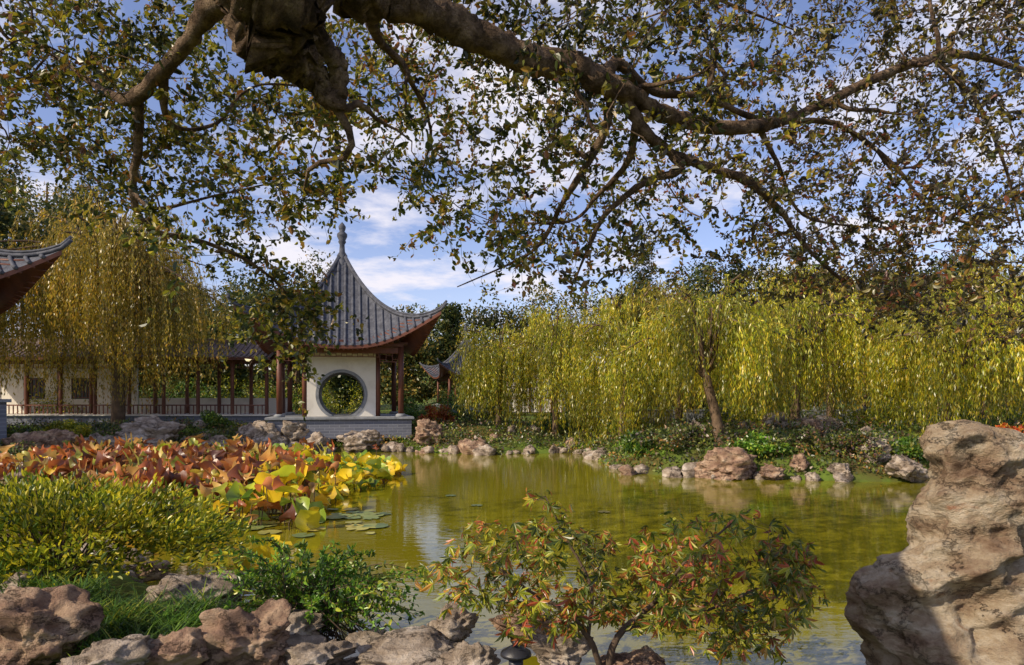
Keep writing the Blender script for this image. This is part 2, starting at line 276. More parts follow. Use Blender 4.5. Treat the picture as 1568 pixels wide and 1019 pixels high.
def lattice(m,x0,x1,z0,z1,y,rz,mi=0,step=.22,th=.028):
    R=np.array([[math.cos(rz),-math.sin(rz),0],[math.sin(rz),math.cos(rz),0],[0,0,1]])
    def b(cx,cz,sx,szz): m.box(R@np.array([cx,y,cz]),(sx,th,szz),rz,mi)
    b((x0+x1)/2,z1-.02,x1-x0,.04); b((x0+x1)/2,z0+.02,x1-x0,.035)
    n=max(2,int((x1-x0)/step)); zc=(z0+z1)/2
    for i in range(n+1):
        x=x0+(x1-x0)*i/n; b(x,zc,.028,z1-z0-.06)
        if i<n:
            xc=x+(x1-x0)/n/2; b(xc,zc+(z1-z0)*.2*(1 if i%2 else -1),(x1-x0)/n-.03,.022)
def moonwall(m,hw,z0,z1,y,cz,r,th,rz,mi_w,mi_f):
    R=np.array([[math.cos(rz),-math.sin(rz),0],[math.sin(rz),math.cos(rz),0],[0,0,1]])
    A=np.unique(np.concatenate([np.linspace(0,2*np.pi,73)[:-1],[math.atan2(z-cz,x)%(2*np.pi) for x in(-hw,hw) for z in(z0,z1)]]))
    def rect(a):
        c,s=math.cos(a),math.sin(a); t=min((hw/abs(c)) if abs(c)>1e-6 else 1e9,((z1-cz)/s if s>1e-6 else ((z0-cz)/s if s<-1e-6 else 1e9))); return t
    n=len(A); V=[]
    for yy in(y-th/2,y+th/2):
        for a in A: rr=min(r,rect(a)-.002); V.append((rr*math.cos(a),yy,cz+rr*math.sin(a)))
        for a in A: t=rect(a); V.append((t*math.cos(a),yy,cz+t*math.sin(a)))
    j=np.arange(n); k_=(j+1)%n
    Q=np.vstack([np.stack([j,k_,n+k_,n+j],-1),np.stack([2*n+j,3*n+j,3*n+k_,2*n+k_],-1)])
    V=np.array(V)@R.T
    m.add(V,Q,mi=mi_w); m.add(V,np.stack([j,2*n+j,2*n+k_,k_],-1),mi=mi_f)
    th2=th/2+.03; P=[]
    aa=np.linspace(0,2*np.pi,73)[:-1]; nn=len(aa)
    for (rr,yy) in((r-.01,-th2),(r+.12,-th2),(r+.12,th2),(r-.01,th2)):
        for a in aa: P.append((rr*math.cos(a),y+yy,max(cz+rr*math.sin(a),z0+.01)))
    j=np.arange(nn); k_=(j+1)%nn; Q=np.vstack([np.stack([b*nn+j,b*nn+k_,((b+1)%4)*nn+k_,((b+1)%4)*nn+j],-1) for b in range(4)]); m.add(np.array(P)@R.T,Q,mi=mi_f)
def pavilion(name,loc,rz,scale,moon=True,zf=1.4,gz=.5):
    e=empty(name,loc,rz,scale); C=2.5
    m=M(); m.box((0,0,(gz+zf-.1)/2),(5.85,5.85,zf-.1-gz),mi=0); m.box((0,0,zf-.05),(6.05,6.05,.1),mi=1); m.build('platform',[brk,stone],e,bevel=.012)
    m=M(); top=zf+3.0
    for x in(-C,C):
        for y in(-C,C): m.tube([(x,y,zf+.12),(x,y,top)],.12,14); lathe(m,[(.2,0),(.24,.06),(.16,.13)],1,(x,y,zf))
    for x in(-1.56,1.56):
        for y in(-1.56,1.56): m.tube([(x,y,zf),(x,y,top)],.1,12)
    m.build('columns',[wood,stone],e,smooth=True)
    m=M()
    for q in range(4):
        a=q*math.pi/2; R=np.array([[math.cos(a),-math.sin(a),0],[math.sin(a),math.cos(a),0],[0,0,1]])
        m.box(R@np.array([0,-C,top-.14]),(4.76,.14,.24),a); m.box(R@np.array([0,-C,top+.08]),(5.1,.22,.14),a); m.box(R@np.array([0,-1.56,top-.05]),(2.9,.13,.26),a)
        for x in(-2.0,2.0): lattice(m,x-.4,x+.4,top-.66,top-.25,-C,a)
        lattice(m,-1.55,1.55,top-.46,top-.25,-C,a)
        for x in np.linspace(-2.1,2.1,7): m.box(R@np.array([x,-C-.12,top+.2]),(.16,.4,.1),a)
    m.build('beams_and_lattice',[wood],e,bevel=.006)
    if moon:
        m=M()
        for q in range(4): moonwall(m,1.46,zf,top-.2,-1.56,zf+.95,.98,.16,q*math.pi/2,0,1)
        m.build('moon_gate_walls',[plaster,stone],e)
    m=M(); pav_roof(m,top-.02,top+4.5,3.35,.7,1.45); 
    lathe(m,[(.28,-.45),(.3,.0),(.2,.1),(.24,.25),(.13,.42),(.11,.75),(.18,.87),(.15,.95),(.23,1.12),(.23,1.24),(.11,1.36),(.15,1.46),(.17,1.58),(.09,1.7),(.0,1.8)],0,(0,0,top+4.1)); m.build('tiled_roof',[tile,wood],e,smooth=True)
    return e
pc=at(524,610,31.4); pavilion('moon_gate_pavilion',(pc[0],pc[1],0),math.atan2(-pc[0],pc[1])*.95,1)
pavilion('garden_pavilion',(-21.4,22.5,.6),math.radians(47),1.12,False,gz=-.6)
pavilion('lakeside_pavilion',(-3.4,50,.8),.35,.66,False)
def gable(m,L_,w,zr,ze,mi=0,mw=1,step=.26,yc=0):
    ss_=np.linspace(0,1,8)
    def S(s,sg): return sg*s*w, ze+(zr-ze)*max(0,1-s)**1.25
    for sg in(-1,1):
        for dz,mm in((0,mi),(-.1,mw)):
            V=[]; 
            for s in ss_:
                y,z=S(s,sg); V+=[(-L_/2,y+yc,z+dz),(L_/2,y+yc,z+dz)]
            m.add(V,[(2*i,2*i+1,2*i+3,2*i+2) for i in range(7)],mi=mm)
        y,z=S(1,sg); m.box((0,y+yc,z-.05),(L_,.03,.13),mi=mw)
        for x in np.arange(-L_/2+.08,L_/2,step): m.tube([(x,S(s,sg)[0]+yc,S(s,sg)[1]+.02) for s in np.linspace(0,1.01,7)],.06,5,mi)
        for x in np.arange(-L_/2+.1,L_/2,step*1.3): 
            a=S(.5,sg); b=S(.98,sg); m.tube([(x,a[0]+yc,a[1]-.16),(x,b[0]+yc,b[1]-.14)],.035,4,mw)
    m.box((0,yc,zr+.08),(L_+.1,.18,.26),mi=mi); 
    for sx in(-1,1): m.tube([(sx*L_/2,yc,zr+.15),(sx*(L_/2+.25),yc,zr+.28),(sx*(L_/2+.45),yc,zr+.5)],[.09,.07,.04],6,mi)
e=empty('covered_walkway',(-20.4,34.6,0))
m=M(); gable(m,17.5,1.75,5.0,4.15); m.build('tiled_roof',[tile2,wood],e)
m=M()
for x in np.arange(-8.4,8.6,1.68):
    for y in(-1.2,1.2): m.tube([(x,y,1.4),(x,y,4.2)],.09,10)
for y in(-1.2,1.2): m.box((0,y,4.08),(17.2,.1,.2))
for x in np.arange(-8.4,7,1.68):
    lattice(m,x+.1,x+1.58,3.65,3.97,-1.2,0); m.box((x+.84,-1.2,1.85),(1.5,.3,.06))
    for k_ in range(7): m.box((x+.2+k_*.21,-1.2,1.62),(.04,.04,.4))
m.build('columns_and_lattice',[wood],e)
m=M(); m.box((-4,1.34,2.7),(9.4,.12,2.6)); m.box((4.75,1.34,1.8),(7.9,.12,.8)); m.build('rear_wall',[plaster],e)
m=M(); 
for x in(-7.2,-4.7,-2.2): lattice(m,x-.5,x+.5,2.2,3.2,1.24,0,step=.18); m.box((x,1.27,2.7),(1.1,.02,1.1),mi=1)
m.build('lattice_windows',[wood,dark],e)
m=M(); m.box((0,-.3,.95),(17.6,3.6,.8),mi=0); m.box((0,-.3,1.375),(17.8,3.8,.05),mi=1); m.build('terrace',[brk,plaster],e,bevel=.01)
e=empty('tea_hall',(2.2,60,1.0),-.12,.72); m=M(); gable(m,8,3.4,7.6,5.3,step=.32); m.build('tiled_roof',[tile,wood],e)
m=M(); m.box((0,0,2.6),(6.8,5,5.2)); m.build('walls',[plaster],e)
m=M(); 
for x in np.linspace(-3.2,3.2,6): m.tube([(x,-2.7,0),(x,-2.7,5.2)],.12,8)
for x in np.linspace(-2.6,2.6,5): lattice(m,x-.5,x+.5,1.6,4.2,-2.55,0,step=.2)
m.build('columns_and_windows',[wood],e)
m=M(); 
for x in np.arange(3.5,26,2.2): m.box((x,32.5,1.3),(.24,.24,1.0)); m.box((x+1.1,32.5,1.2),(1.94,.14,.7)); m.box((x+1.1,32.5,1.6),(1.94,.2,.1))
m.build('garden_wall',[stone],bevel=.02)
gp=at(790,1003,4.55); e=empty('garden_light',gp)
m=M(); lathe(m,[(0,.07),(.02,.068),(.05,.05),(.1,.02),(.105,.0),(.0,0)],0); m.tube([(0,0,-.02),(0,0,-.12)],.05,14); m.tube([(0,0,-.12),(0,0,-.5)],.02,8); lathe(m,[(.0,.1),(.02,.09),(.02,.06)],0); m.build('lamp_head',[dark],e,smooth=True)
# ------------------------------------------------------------ branching growth
def spl(P,n=5):
    P=np.asarray(P,float); out=[]
    Q=np.vstack([2*P[0]-P[1],P,2*P[-1]-P[-2]])
    for i in range(1,len(Q)-2):
        for t in np.linspace(0,1,n,endpoint=False):
            a,b,c,d=Q[i-1],Q[i],Q[i+1],Q[i+2]; out.append(.5*((2*b)+(c-a)*t+(2*a-5*b+4*c-d)*t*t+(3*b-a-3*c+d)*t**3))
    out.append(P[-1]); return np.array(out)
class Grow:
    def __init__(s,m): s.m=m; s.P=np.zeros((0,3)); s.R=np.zeros(0)
    def limb(s,pts,rs,sides=12,knob=.0,mi=0,n=6):
        A=np.hstack([np.array(pts),np.array(rs)[:,None]]); A=spl(A,n); P=A[:,:3]; R=np.maximum(A[:,3],.004)
        P=P+rng.normal(size=P.shape)*R[:,None]*.1; R=R*(1+rng.normal(size=len(R))*knob); i0=s.m.n; s.m.tube(P,R,sides,mi)
        if R.max()>.05:   # gnarled bark relief
            V=s.m.v[-1]; nc=len(P)*sides; C=np.repeat(P,sides,axis=0); D=V[:nc]-C; k_=np.array([1+.26*noise.noise(Vector(v)*4)+.2*noise.fractal(Vector(v)*11,.6,2,5)-.16*abs(noise.noise(Vector(v)*19)) for v in V[:nc]]); V[:nc]=C+D*k_[:,None]
        s.P=np.vstack([s.P,P]); s.R=np.concatenate([s.R,R])
    def twigs(s,E,rb,rt,keep=True,seg=6,sides=5,jit=.12,sag=0.,mi=0):
        out=[]
        D0=np.array([np.min(np.linalg.norm(s.P-e,axis=1)) for e in E]); E=E[np.argsort(D0)]
        newP=[];newR=[]; P0=s.P;R0=s.R
        for c,e in enumerate(E):
            if keep and c%20==0 and newP: P0=np.vstack([P0]+newP); R0=np.concatenate([R0]+newR); newP=[];newR=[]
            d=np.linalg.norm(P0-e,axis=1); i=int(np.argmin(d+ (P0[:,1]>e[1]+.3)*.6)); a=P0[i]; L_=d[i]
            if L_<.03: continue
            t=np.linspace(0,1,seg)[:,None]; w=nrm(rng.normal(size=(1,3)))*L_*jit; w2=rng.normal(size=(1,3))*L_*jit*.5
            P=a+(e-a)*t+w*np.sin(t*np.pi)+w2*np.sin(t*2*np.pi)
            P[1:-1]+=rng.normal(size=(seg-2,3))*L_*.02
            r0=min(R0[i]*.75,rb*(.5+.5*L_)); R=np.linspace(max(r0,rt),rt,seg); s.m.tube(P,R,sides,mi,cap=False); out.append(P)
            if keep: newP.append(P[1:]); newR.append(R[1:])
        if keep and newP: s.P=np.vstack([P0]+newP); s.R=np.concatenate([R0]+newR)
        return out
# overhanging oak
mo=M(); g=Grow(mo); F0=np.array([-1.65,3.5,5.3])
g.limb([(-3.5,-1.4,.2),(-3.4,-.9,1.4),(-3.2,-.3,2.8),(-2.7,1.0,4.1),(-2.1,2.5,5.0),F0],[.62,.5,.46,.43,.4,.36],24,.03)
g.limb([F0,at(400,-60,4.1),at(425,20,4.3),at(452,85,4.5),at(490,130,4.6),at(512,150,4.6)],[.34,.34,.31,.16,.1,.09],72,.015,n=22)
g.limb([at(450,30,4.35),at(500,75,4.5),at(517,105,4.55),at(515,165,4.6)],[.12,.065,.07,.06],20,.03,n=9)
B=[(500,-60,4.5,.2),(560,-8,4.65,.16),(640,10,4.9,.125),(740,58,5.2,.115),(810,92,5.4,.11),(870,100,5.55,.11),(910,122,5.65,.105),(960,145,5.8,.09),(1020,175,6,.075),(1090,195,6.2,.062),(1170,192,6.4,.058),(1250,165,6.6,.05),(1330,125,6.8,.046),(1430,90,7,.04),(1500,88,7.2,.034),(1600,120,7.4,.028)]
g.limb([F0]+[at(*b[:3]) for b in B],[.3]+[b[3] for b in B],20,.03,n=9)
def pl(L_,sides=10,knob=.05): g.limb([at(*b[:3]) for b in L_],[b[3] for b in L_],sides,knob)
pl([(925,125,5.7,.07),(945,98,5.8,.05),(1000,140,6.0,.04),(1080,150,6.3,.035),(1170,185,6.6,.03),(1280,190,6.9,.028),(1370,255,7.1,.024),(1430,325,7.3,.018),(1520,350,7.5,.01)])
pl([(955,145,5.8,.07),(985,200,5.9,.055),(1035,238,6,.05),(1090,258,6.2,.045),(1150,282,6.4,.04),(1200,330,6.6,.03),(1240,385,6.8,.022),(1300,440,7,.012)])
pl([(1030,236,6,.05),(1038,262,6,.04),(985,282,6.1,.032),(930,325,6.2,.025),(905,370,6.3,.018),(880,430,6.4,.008)])
pl([(935,140,5.8,.05),(930,190,5.9,.04),(900,250,6.1,.032),(865,305,6.3,.026),(830,370,6.6,.018),(790,400,6.8,.012),(700,440,7,.006)])
pl([(975,185,5.9,.04),(960,250,6.2,.03),(915,300,6.6,.02),(870,340,6.9,.014),(760,340,7.2,.008)])
pl([(370,-30,4.3,.16),(315,20,4.55,.075),(285,70,4.75,.06),(245,112,4.9,.055),(205,152,5.1,.05),(160,140,5.3,.03),(110,105,5.5,.02),(40,60,5.8,.01)])
pl([(212,150,5.1,.042),(212,225,5.3,.034),(203,295,5.5,.03),(228,350,5.7,.026),(300,368,6.0,.02),(370,395,6.3,.016),(430,440,6.6,.011),(465,500,6.8,.006)])
pl([(203,295,5.5,.02),(240,320,5.4,.015),(330,300,5.8,.01),(420,280,6,.006)])
pl([(250,110,4.9,.04),(260,190,5.2,.02),(330,190,5.6,.015),(400,130,6,.01),(560,150,6.5,.008)])
pl([(1430,90,7,.03),(1500,165,7.2,.022),(1540,260,7.4,.016),(1562,350,7.5,.01)])
pl([(1160,192,6.4,.03),(1190,250,6.6,.02),(1230,330,6.9,.014),(1330,350,7.2,.01)])
pl([(640,5,4.9,.06),(700,-60,5.6,.05),(800,-80,6.5,.045),(950,-60,7.5,.035),(1100,0,8.3,.02),(1250,60,8.8,.01)])
pl([(400,-60,4.1,.1),(250,-120,4.8,.07),(80,-80,5.8,.05),(-60,50,6.8,.03),(-100,200,7.5,.015)])
pl([(560,-8,4.65,.06),(580,60,5.6,.04),(620,110,6.6,.03),(660,200,7.6,.02),(640,280,8.2,.01)])
def dens(px,py):
    low=np.interp(px,[-300,0,90,120,280,370,430,500,540,580,640,700,760,900,1000,1100,1200,1330,1450,1568,1900],[330,330,330,400,420,450,440,410,350,350,420,460,480,480,470,460,490,530,560,580,580])
    f=1-ss(py,low-110,low); 
    f=f*np.where(py<-150,0,1)
    gaps=[(600,400,75,50,1),(330,290,40,30,.4),(520,250,45,40,.35),(1100,345,55,50,.7),(300,440,70,40,.8),(1330,60,50,30,.3),(650,310,50,50,.5),(440,360,50,40,.4),(1240,260,50,30,.3)]
    for x,y,a,b,s in gaps: f=f*(1-s*np.exp(-(((px-x)/a)**2+((py-y)/b)**2)))
    return f*(.85+.15*ss(px,700,1200))
def ends(n,dmin,dmax,box=(-220,1800,-150,580)):
    out=[]
    while len(out)<n:
        px=rng.uniform(box[0],box[1]); py=rng.uniform(box[2],box[3]); 
        if rng.random()<dens(px,py): out.append(at(px,py,rng.uniform(dmin,dmax)*(1+ (px>1100)*.1)))
    return np.array(out)
g.twigs(ends(190,5.0,9.5),.035,.006,True,9,6,.14)
c2=np.stack([at(rng.normal(440,34),rng.normal(480,30),rng.uniform(6.3,7.4)) for _ in range(22)])
c1=np.vstack([ends(960,4.9,10.5),c2]); tw=g.twigs(c1,.012,.003,True,7,4,.15)
E=np.repeat(c1,5,axis=0)+rng.normal(size=(len(c1)*5,3))*np.array([.27,.29,.21])
tw2=g.twigs(E,.0045,.0016,False,5,3,.15)
E3=ends(1500,5,10.5); tw3=g.twigs(E3,.0045,.0016,False,6,3,.15)
mo_l=M(); PP=[];DD=[]
for T_ in tw2+tw3+tw:
    n_=int(rng.integers(8,17)); t=rng.uniform(.25,1,n_)*(len(T_)-1); i0=np.minimum(t.astype(int),len(T_)-2); f=(t-i0)[:,None]; PP.append(T_[i0]*(1-f)+T_[i0+1]*f+rng.normal(size=(n_,3))*.02); d=nrm(T_[i0+1]-T_[i0]); DD.append(d*.6+rv(n_)*.9+np.array([0,0,-.15]))
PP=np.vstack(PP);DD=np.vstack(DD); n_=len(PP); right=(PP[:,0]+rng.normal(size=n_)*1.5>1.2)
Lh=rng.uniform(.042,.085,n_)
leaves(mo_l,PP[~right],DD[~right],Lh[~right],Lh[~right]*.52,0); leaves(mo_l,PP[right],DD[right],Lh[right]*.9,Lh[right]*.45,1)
e=empty('oak_tree',(0,0,0)); mo.build('trunk_and_branches',[bark],e,smooth=True); mo_l.build('foliage',[oakleaf,oakleafp],e)
print('oak leaves',n_)
# ------------------------------------------------------------ willows
def willow(x,y,R,ztop,n=260,mat=willowm,lean=0,zmin=.3,name='willow_tree',per=46,lw=.03,groups=20,jit=.09):
    gz=float(height(x,y)); e=empty(name,(x,y,gz)); hh=ztop-gz
    mt=M(); ml=M()
    top=np.array([lean,0,hh*.42]); mt.tube(spl([(0,0,-.3),(lean*.3,.05,hh*.15),(lean*.8,-.05,hh*.3),tuple(top)],4),np.linspace(.19,.12,13)*R/3.3,10)
    tips=[]; zdrop=[]
    for i in range(groups):
        a=i*2.4+rng.uniform(-.4,.4); rr=R*math.sqrt((i+.5)/groups)*rng.uniform(.65,1.08); tip=np.array([lean+rr*math.cos(a),rr*math.sin(a),hh*(.98-.4*(rr/R)**2)-rng.uniform(0,.22)*hh])
        P=spl([top*rng.uniform(.75,1),top*.5+tip*.5+[0,0,.12*hh],tip],5); mt.tube(P,np.linspace(.07,.014,len(P))*R/3.3,6); tips.append(P); zdrop.append(rng.uniform(0,1))
    gi=rng.integers(groups,size=n); k_=rng.integers(5,11,size=n); S0=np.array([tips[a][b] for a,b in zip(gi,k_)])+rng.normal(size=(n,3))*np.array([jit*R,jit*R,.15])
    o=S0.copy(); o[:,2]=0; o[:,0]-=lean; o=nrm(o+rng.normal(size=(n,3))*.5*np.array([1,1,0]))
    reach=rng.uniform(.06,.24,n)*R*.75; zend=zmin-gz+(np.array(zdrop)[gi]*.55+rng.uniform(0,1,n)**1.5*.45)*hh*.42; ln=np.maximum(S0[:,2]-zend,.6)
    K=9; t=np.linspace(0,1,K); up=rng.uniform(.1,.5,n)
    sw=rng.normal(size=(n,1,3))*np.array([.16,.16,0])
    Pth=S0[:,None]+o[:,None]*(reach[:,None]*(1-np.exp(-t*4)))[...,None]+sw*np.sin(t*3)[None,:,None]; Pth[:,:,2]=S0[:,2,None]+up[:,None]*np.sin(np.minimum(t*4,1)*np.pi)*.5-ln[:,None]*t**1.25
    for q in Pth: mt.tube(q,np.linspace(.006,.002,K),3,1,cap=False)
    tt=rng.uniform(.02,1,(n,per))*(K-1); i0=np.minimum(tt.astype(int),K-2); f=(tt-i0)[...,None]; idx=np.arange(n)[:,None]
    LP=(Pth[idx,i0]*(1-f)+Pth[idx,i0+1]*f).reshape(-1,3); D=(Pth[idx,i0+1]-Pth[idx,i0]).reshape(-1,3); D=nrm(D)*.9+rv(len(LP))*.5; D[:,2]-=.3
    LP+=rng.normal(size=LP.shape)*.035
    leaves(ml,LP,D,rng.uniform(.11,.2,len(LP)),lw*rng.uniform(.8,1.5,len(LP)),0,oval=False)
    mt.build('trunk_and_branches',[wbark,strandm],e,smooth=True); ml.build('foliage',[mat],e)
willow(-17.9,31,5.4,12.6,1000,willowo,0,1.5,per=58,lw=.042,groups=36)
willow(-24,28.5,4.6,12.0,480,willowo,0,1.8,per=58,lw=.042,groups=26)
willow(-.6,30.4,2.6,6.2,330,willowm,0,.8,per=50,groups=16)
willow(1.9,29.8,2.7,6.9,400,willowm,0,.4,per=50,groups=18)
willow(4.3,26.8,2.7,7.9,520,willowm,.2,.0,per=52,groups=20,jit=.08)
willow(6.4,20.9,3.1,6.5,430,willowm,-.5,1.6,per=46,groups=22,jit=.08)
willow(10.6,25.5,3.7,7.5,620,willowm,0,.9,per=50,groups=26,jit=.08)
willow(13.4,21.2,2.8,5.9,400,willowm,.3,1.0,per=46,groups=20,jit=.08)
willow(18.0,26,3.9,8.4,560,willowm,0,.9,per=50)
willow(22.5,31,4.6,9.4,380,willowo,0,1)
willow(7.6,31,3.4,8.0,420,willowo,0,1.0)
willow(14.5,31,3.6,8.6,380,willowo,0,1.0)
# ------------------------------------------------------------ clumpy foliage trees
def blobs(m,c,R,nb,per,ls,mi=0,lowcut=-.6,flat=1):
    c=np.array(c,float); R=np.array(R,float)
    d=rv(nb); d[:,2]=np.maximum(d[:,2],lowcut); C=c+d*R*rng.uniform(.35,.9,(nb,1)); rb=R.min()*rng.uniform(.28,.55,nb)
    dd_=rv(nb*per); bi=np.repeat(np.arange(nb),per); P=C[bi]+dd_*(rb[bi]*rng.uniform(.55,1.08,nb*per))[:,None]*np.array([1,1,.8]); 
    D=dd_*.5+rv(nb*per)*.9; leaves(m,P,D,rng.uniform(.6,1.3,len(P))*ls,rng.uniform(.35,.7,len(P))*ls,mi,oval=False)
m=M(); mt=M()
trees=[]
r3=np.random.default_rng(11)
for row,(y0,step) in enumerate(((46,4.6),(60,5.2),(80,6.5))):
    half=y0*.95
    for x in np.arange(-half,half,step):
        y=y0+r3.uniform(-3,3); px=784+x/y*FP
        tp=np.interp(px,[-200,0,150,250,300,340,400,440,500,530,600,640,700,760,850,1000,1150,1300,1450,1568,1800],[200,210,250,400,440,455,395,375,410,465,470,450,470,430,415,385,385,375,385,370,360])+r3.uniform(-8,30)+ (row==0)*40-(row==2)*8
        if -8<x<7 and row==0: continue
        if row==1 and -1.5<x<5.5: continue
        trees.append((x+r3.uniform(-1,1),y,H+(610-tp)/FP*y))
for x,y,zt in trees:
    gz=float(height(x,y)); hh=zt-gz; Rr=r3.uniform(2.8,4.2)*y/60; 
    if hh<3: hh=3
    mt.tube([(x,y,gz-.3),(x+.2,y,gz+hh*.85)],[.25,.08],6)
    if r3.random()<.12:
        for k_ in range(9):
            f=k_/8; blobs(m,(x,y,gz+hh*(.15+.83*f)),(Rr*.75*(1-f*.7)+.5,Rr*.75*(1-f*.7)+.5,hh*.06+.5),11,80,.32)
    else:
        blobs(m,(x,y,gz+hh*.62),(Rr,Rr,hh*.36),34,170,.38); blobs(m,(x,y,gz+hh*.25),(Rr,Rr,hh*.25),14,90,.4)
e=empty('background_trees'); m.build('foliage',[fardark],e); mt.build('trunks',[wbark],e)
def shrub(name,c,R,nb,per,ls,mat,cut=-.2):
    m=M(); blobs(m,(0,0,0),R,nb,per,ls,0,cut); 
    for _ in range(9):
        q=rv(1)[0]*np.array(R)*.6; m.tube([(0,0,-R[2]),tuple(q*.5),tuple(q)],[.02,.012,.006],4,1)
    m.build(name,[mat,twigm],loc=c)
for px,d,w,h,mat in[(700,34,1.6,1.2,greenm),(665,33,1.1,.7,redm),(640,36,1.4,1.0,greenm),(760,33,1.5,.9,coverm),(520,41,3.4,1.9,bushm),(330,30.5,.9,.5,greenm),(600,30.4,.9,.4,greenm),(560,30,.7,.3,coverm),(85,24.6,1.2,.5,bushm),(1550,18.9,.55,.95,redm),(1470,25,1.5,.8,greenm),(1330,27,1.8,.8,bushm),(1240,19.6,1.5,.45,coverm),(1120,28,1.6,.8,bushm),(1030,20.6,1.3,.5,coverm),(985,21,.9,.4,greenm),(1170,19.6,1.0,.35,lushm),(1290,19.2,1.3,.45,coverm),(1380,19.4,1.0,.4,greenm),(960,29,1.4,.8,greenm),(870,31,1.6,.9,greenm),(380,38.5,3,1.9,bushm),(250,39,3,1.9,greenm),(100,36,2.2,1.7,bushm),(320,39,2.5,1.9,greenm),(450,41,3,2,greenm),(1560,30,2,1.2,greenm),(1180,31,2,1.0,greenm),(1400,29.5,1.6,1.2,bushm),(340,24.9,.01,.01,greenm)]:
    if w<.1: continue
    x=(px-784)/FP*d; z=float(height(x,d)); shrub('garden_shrub',(x,d,z+h*.45),(w,w*.7,h*1.0),24,120,.11,mat)
m=M(); n_=170000; x=rng.uniform(-26,24,n_); y=rng.uniform(17,34,n_); s=sdist(x,y); k_=(s>.0)&(rng.random(n_)<np.exp(-np.maximum(s-2.5,0)/2.5)); x=x[k_];y=y[k_]; z=height(x,y)
cl=np.array([noise.noise(Vector((a*.9,b*.9,0))) for a,b in zip(x,y)]); hgt=np.clip(.24+cl*.5,.03,.65)*rng.random(len(x)); P=np.stack([x,y,z+hgt],-1); D=rv(len(x)); D[:,2]=abs(D[:,2]); leaves(m,P,D,rng.uniform(.07,.15,len(x)),rng.uniform(.04,.08,len(x)),0,oval=False); m.build('ground_cover',[coverm])
def blades(m,base,n,rad,Lb,w,mi=0):
    a=rng.uniform(0,6.28,n); b=base+np.stack([rng.normal(size=n)*rad,rng.normal(size=n)*rad,np.zeros(n)],-1); o=np.stack([np.cos(a),np.sin(a),np.zeros(n)],-1); s=np.stack([-np.sin(a),np.cos(a),np.zeros(n)],-1)
    l=Lb*rng.uniform(.6,1.2,n); h=rng.uniform(.5,.95,n); V=[]
    for t,wt in((0,1),(.33,1),(.66,.8),(1,.1)):
        c=b+o*(l*t*.75)[:,None]; c[:,2]+=l*(h*t-t*t*.55*(1.5-h)); V+=[c-s*w*wt/2,c+s*w*wt/2]
    V=np.stack(V,1); q=np.arange(n)[:,None]*8; m.add(V,np.concatenate([q+np.array([[2*i,2*i+1,2*i+3,2*i+2]]) for i in range(3)]),mi=mi)
m=M()
for _ in range(260):
    x=rng.uniform(-22,20); y=rng.uniform(18.5,33)
    if sdist(np.array(x),np.array(y))>.15: blades(m,np.array([x,y,float(height(x,y))]),60,.18,.45,.02)
m.build('grass',[lushm])
# ------------------------------------------------------------ foreground plants
m=M(); c=np.array([-4.75,7.1,.66]); nb_=12000
d=rv(nb_); d[:,2]=np.abs(d[:,2])*1.0-.25*rng.random(nb_); nn_=np.array([1+.32*noise.noise(Vector(q*2.6))+.2*noise.noise(Vector(q*6)) for q in d]); P=c+d*np.array([1.75,1.25,.68])*nn_[:,None]*rng.uniform(.68,1.05,nb_)[:,None]
D=d*.8+rv(nb_)*.7+np.array([0,0,.35]); leaves(m,P,D,rng.uniform(.05,.1,nb_),rng.uniform(.022,.036,nb_),0)
for _ in range(60):
    q=rv(1)[0]; q[2]=abs(q[2]); m.tube(spl([c+[0,0,-.6],c+q*[.7,.5,.1],c+q*[1.6,1.15,.66]],4),np.linspace(.015,.004,9),4,1)
m.build('azalea_bush',[bushm,twigm])
m=M()
for px,py,d_ in[(200,935,5.3),(250,950,5.2),(170,970,5.0),(300,925,5.5),(230,990,4.8),(120,900,5.6),(330,950,5.4),(280,975,5.0),(190,1000,4.7),(150,930,5.4),(60,890,5.9),(10,860,6.2),(110,940,5.2)]:
    b=at(px,py,d_); b[2]-=.08; blades(m,b,330,.11,.32,.009)
m.build('mondo_grass',[greenm])
m=M(); PP=[];DD=[]
root=at(470,985,5.9)
for _ in range(130):
    px=rng.uniform(330,650); py=rng.uniform(825,960)+max(0,(px-520))*.35; tip=at(px,min(py,985),rng.uniform(5.4,6.5)); mid=(root+tip)/2+np.array([0,0,rng.uniform(.12,.35)]); Pth=spl([root+rng.normal(size=3)*[.35,.15,.04],mid,tip],8); m.tube(Pth,np.linspace(.006,.002,len(Pth)),4,1,cap=False)
    n_=46; t=rng.uniform(.2,1,n_)*(len(Pth)-1); i0=np.minimum(t.astype(int),len(Pth)-2); f=(t-i0)[:,None]; PP.append(Pth[i0]*(1-f)+Pth[i0+1]*f); DD.append(nrm(Pth[i0+1]-Pth[i0])*.5+rv(n_))
PP=np.vstack(PP);DD=np.vstack(DD); leaves(m,PP,DD,rng.uniform(.035,.07,len(PP)),rng.uniform(.016,.03,len(PP)),0); m.build('jasmine_shrub',[lushm,twigm])
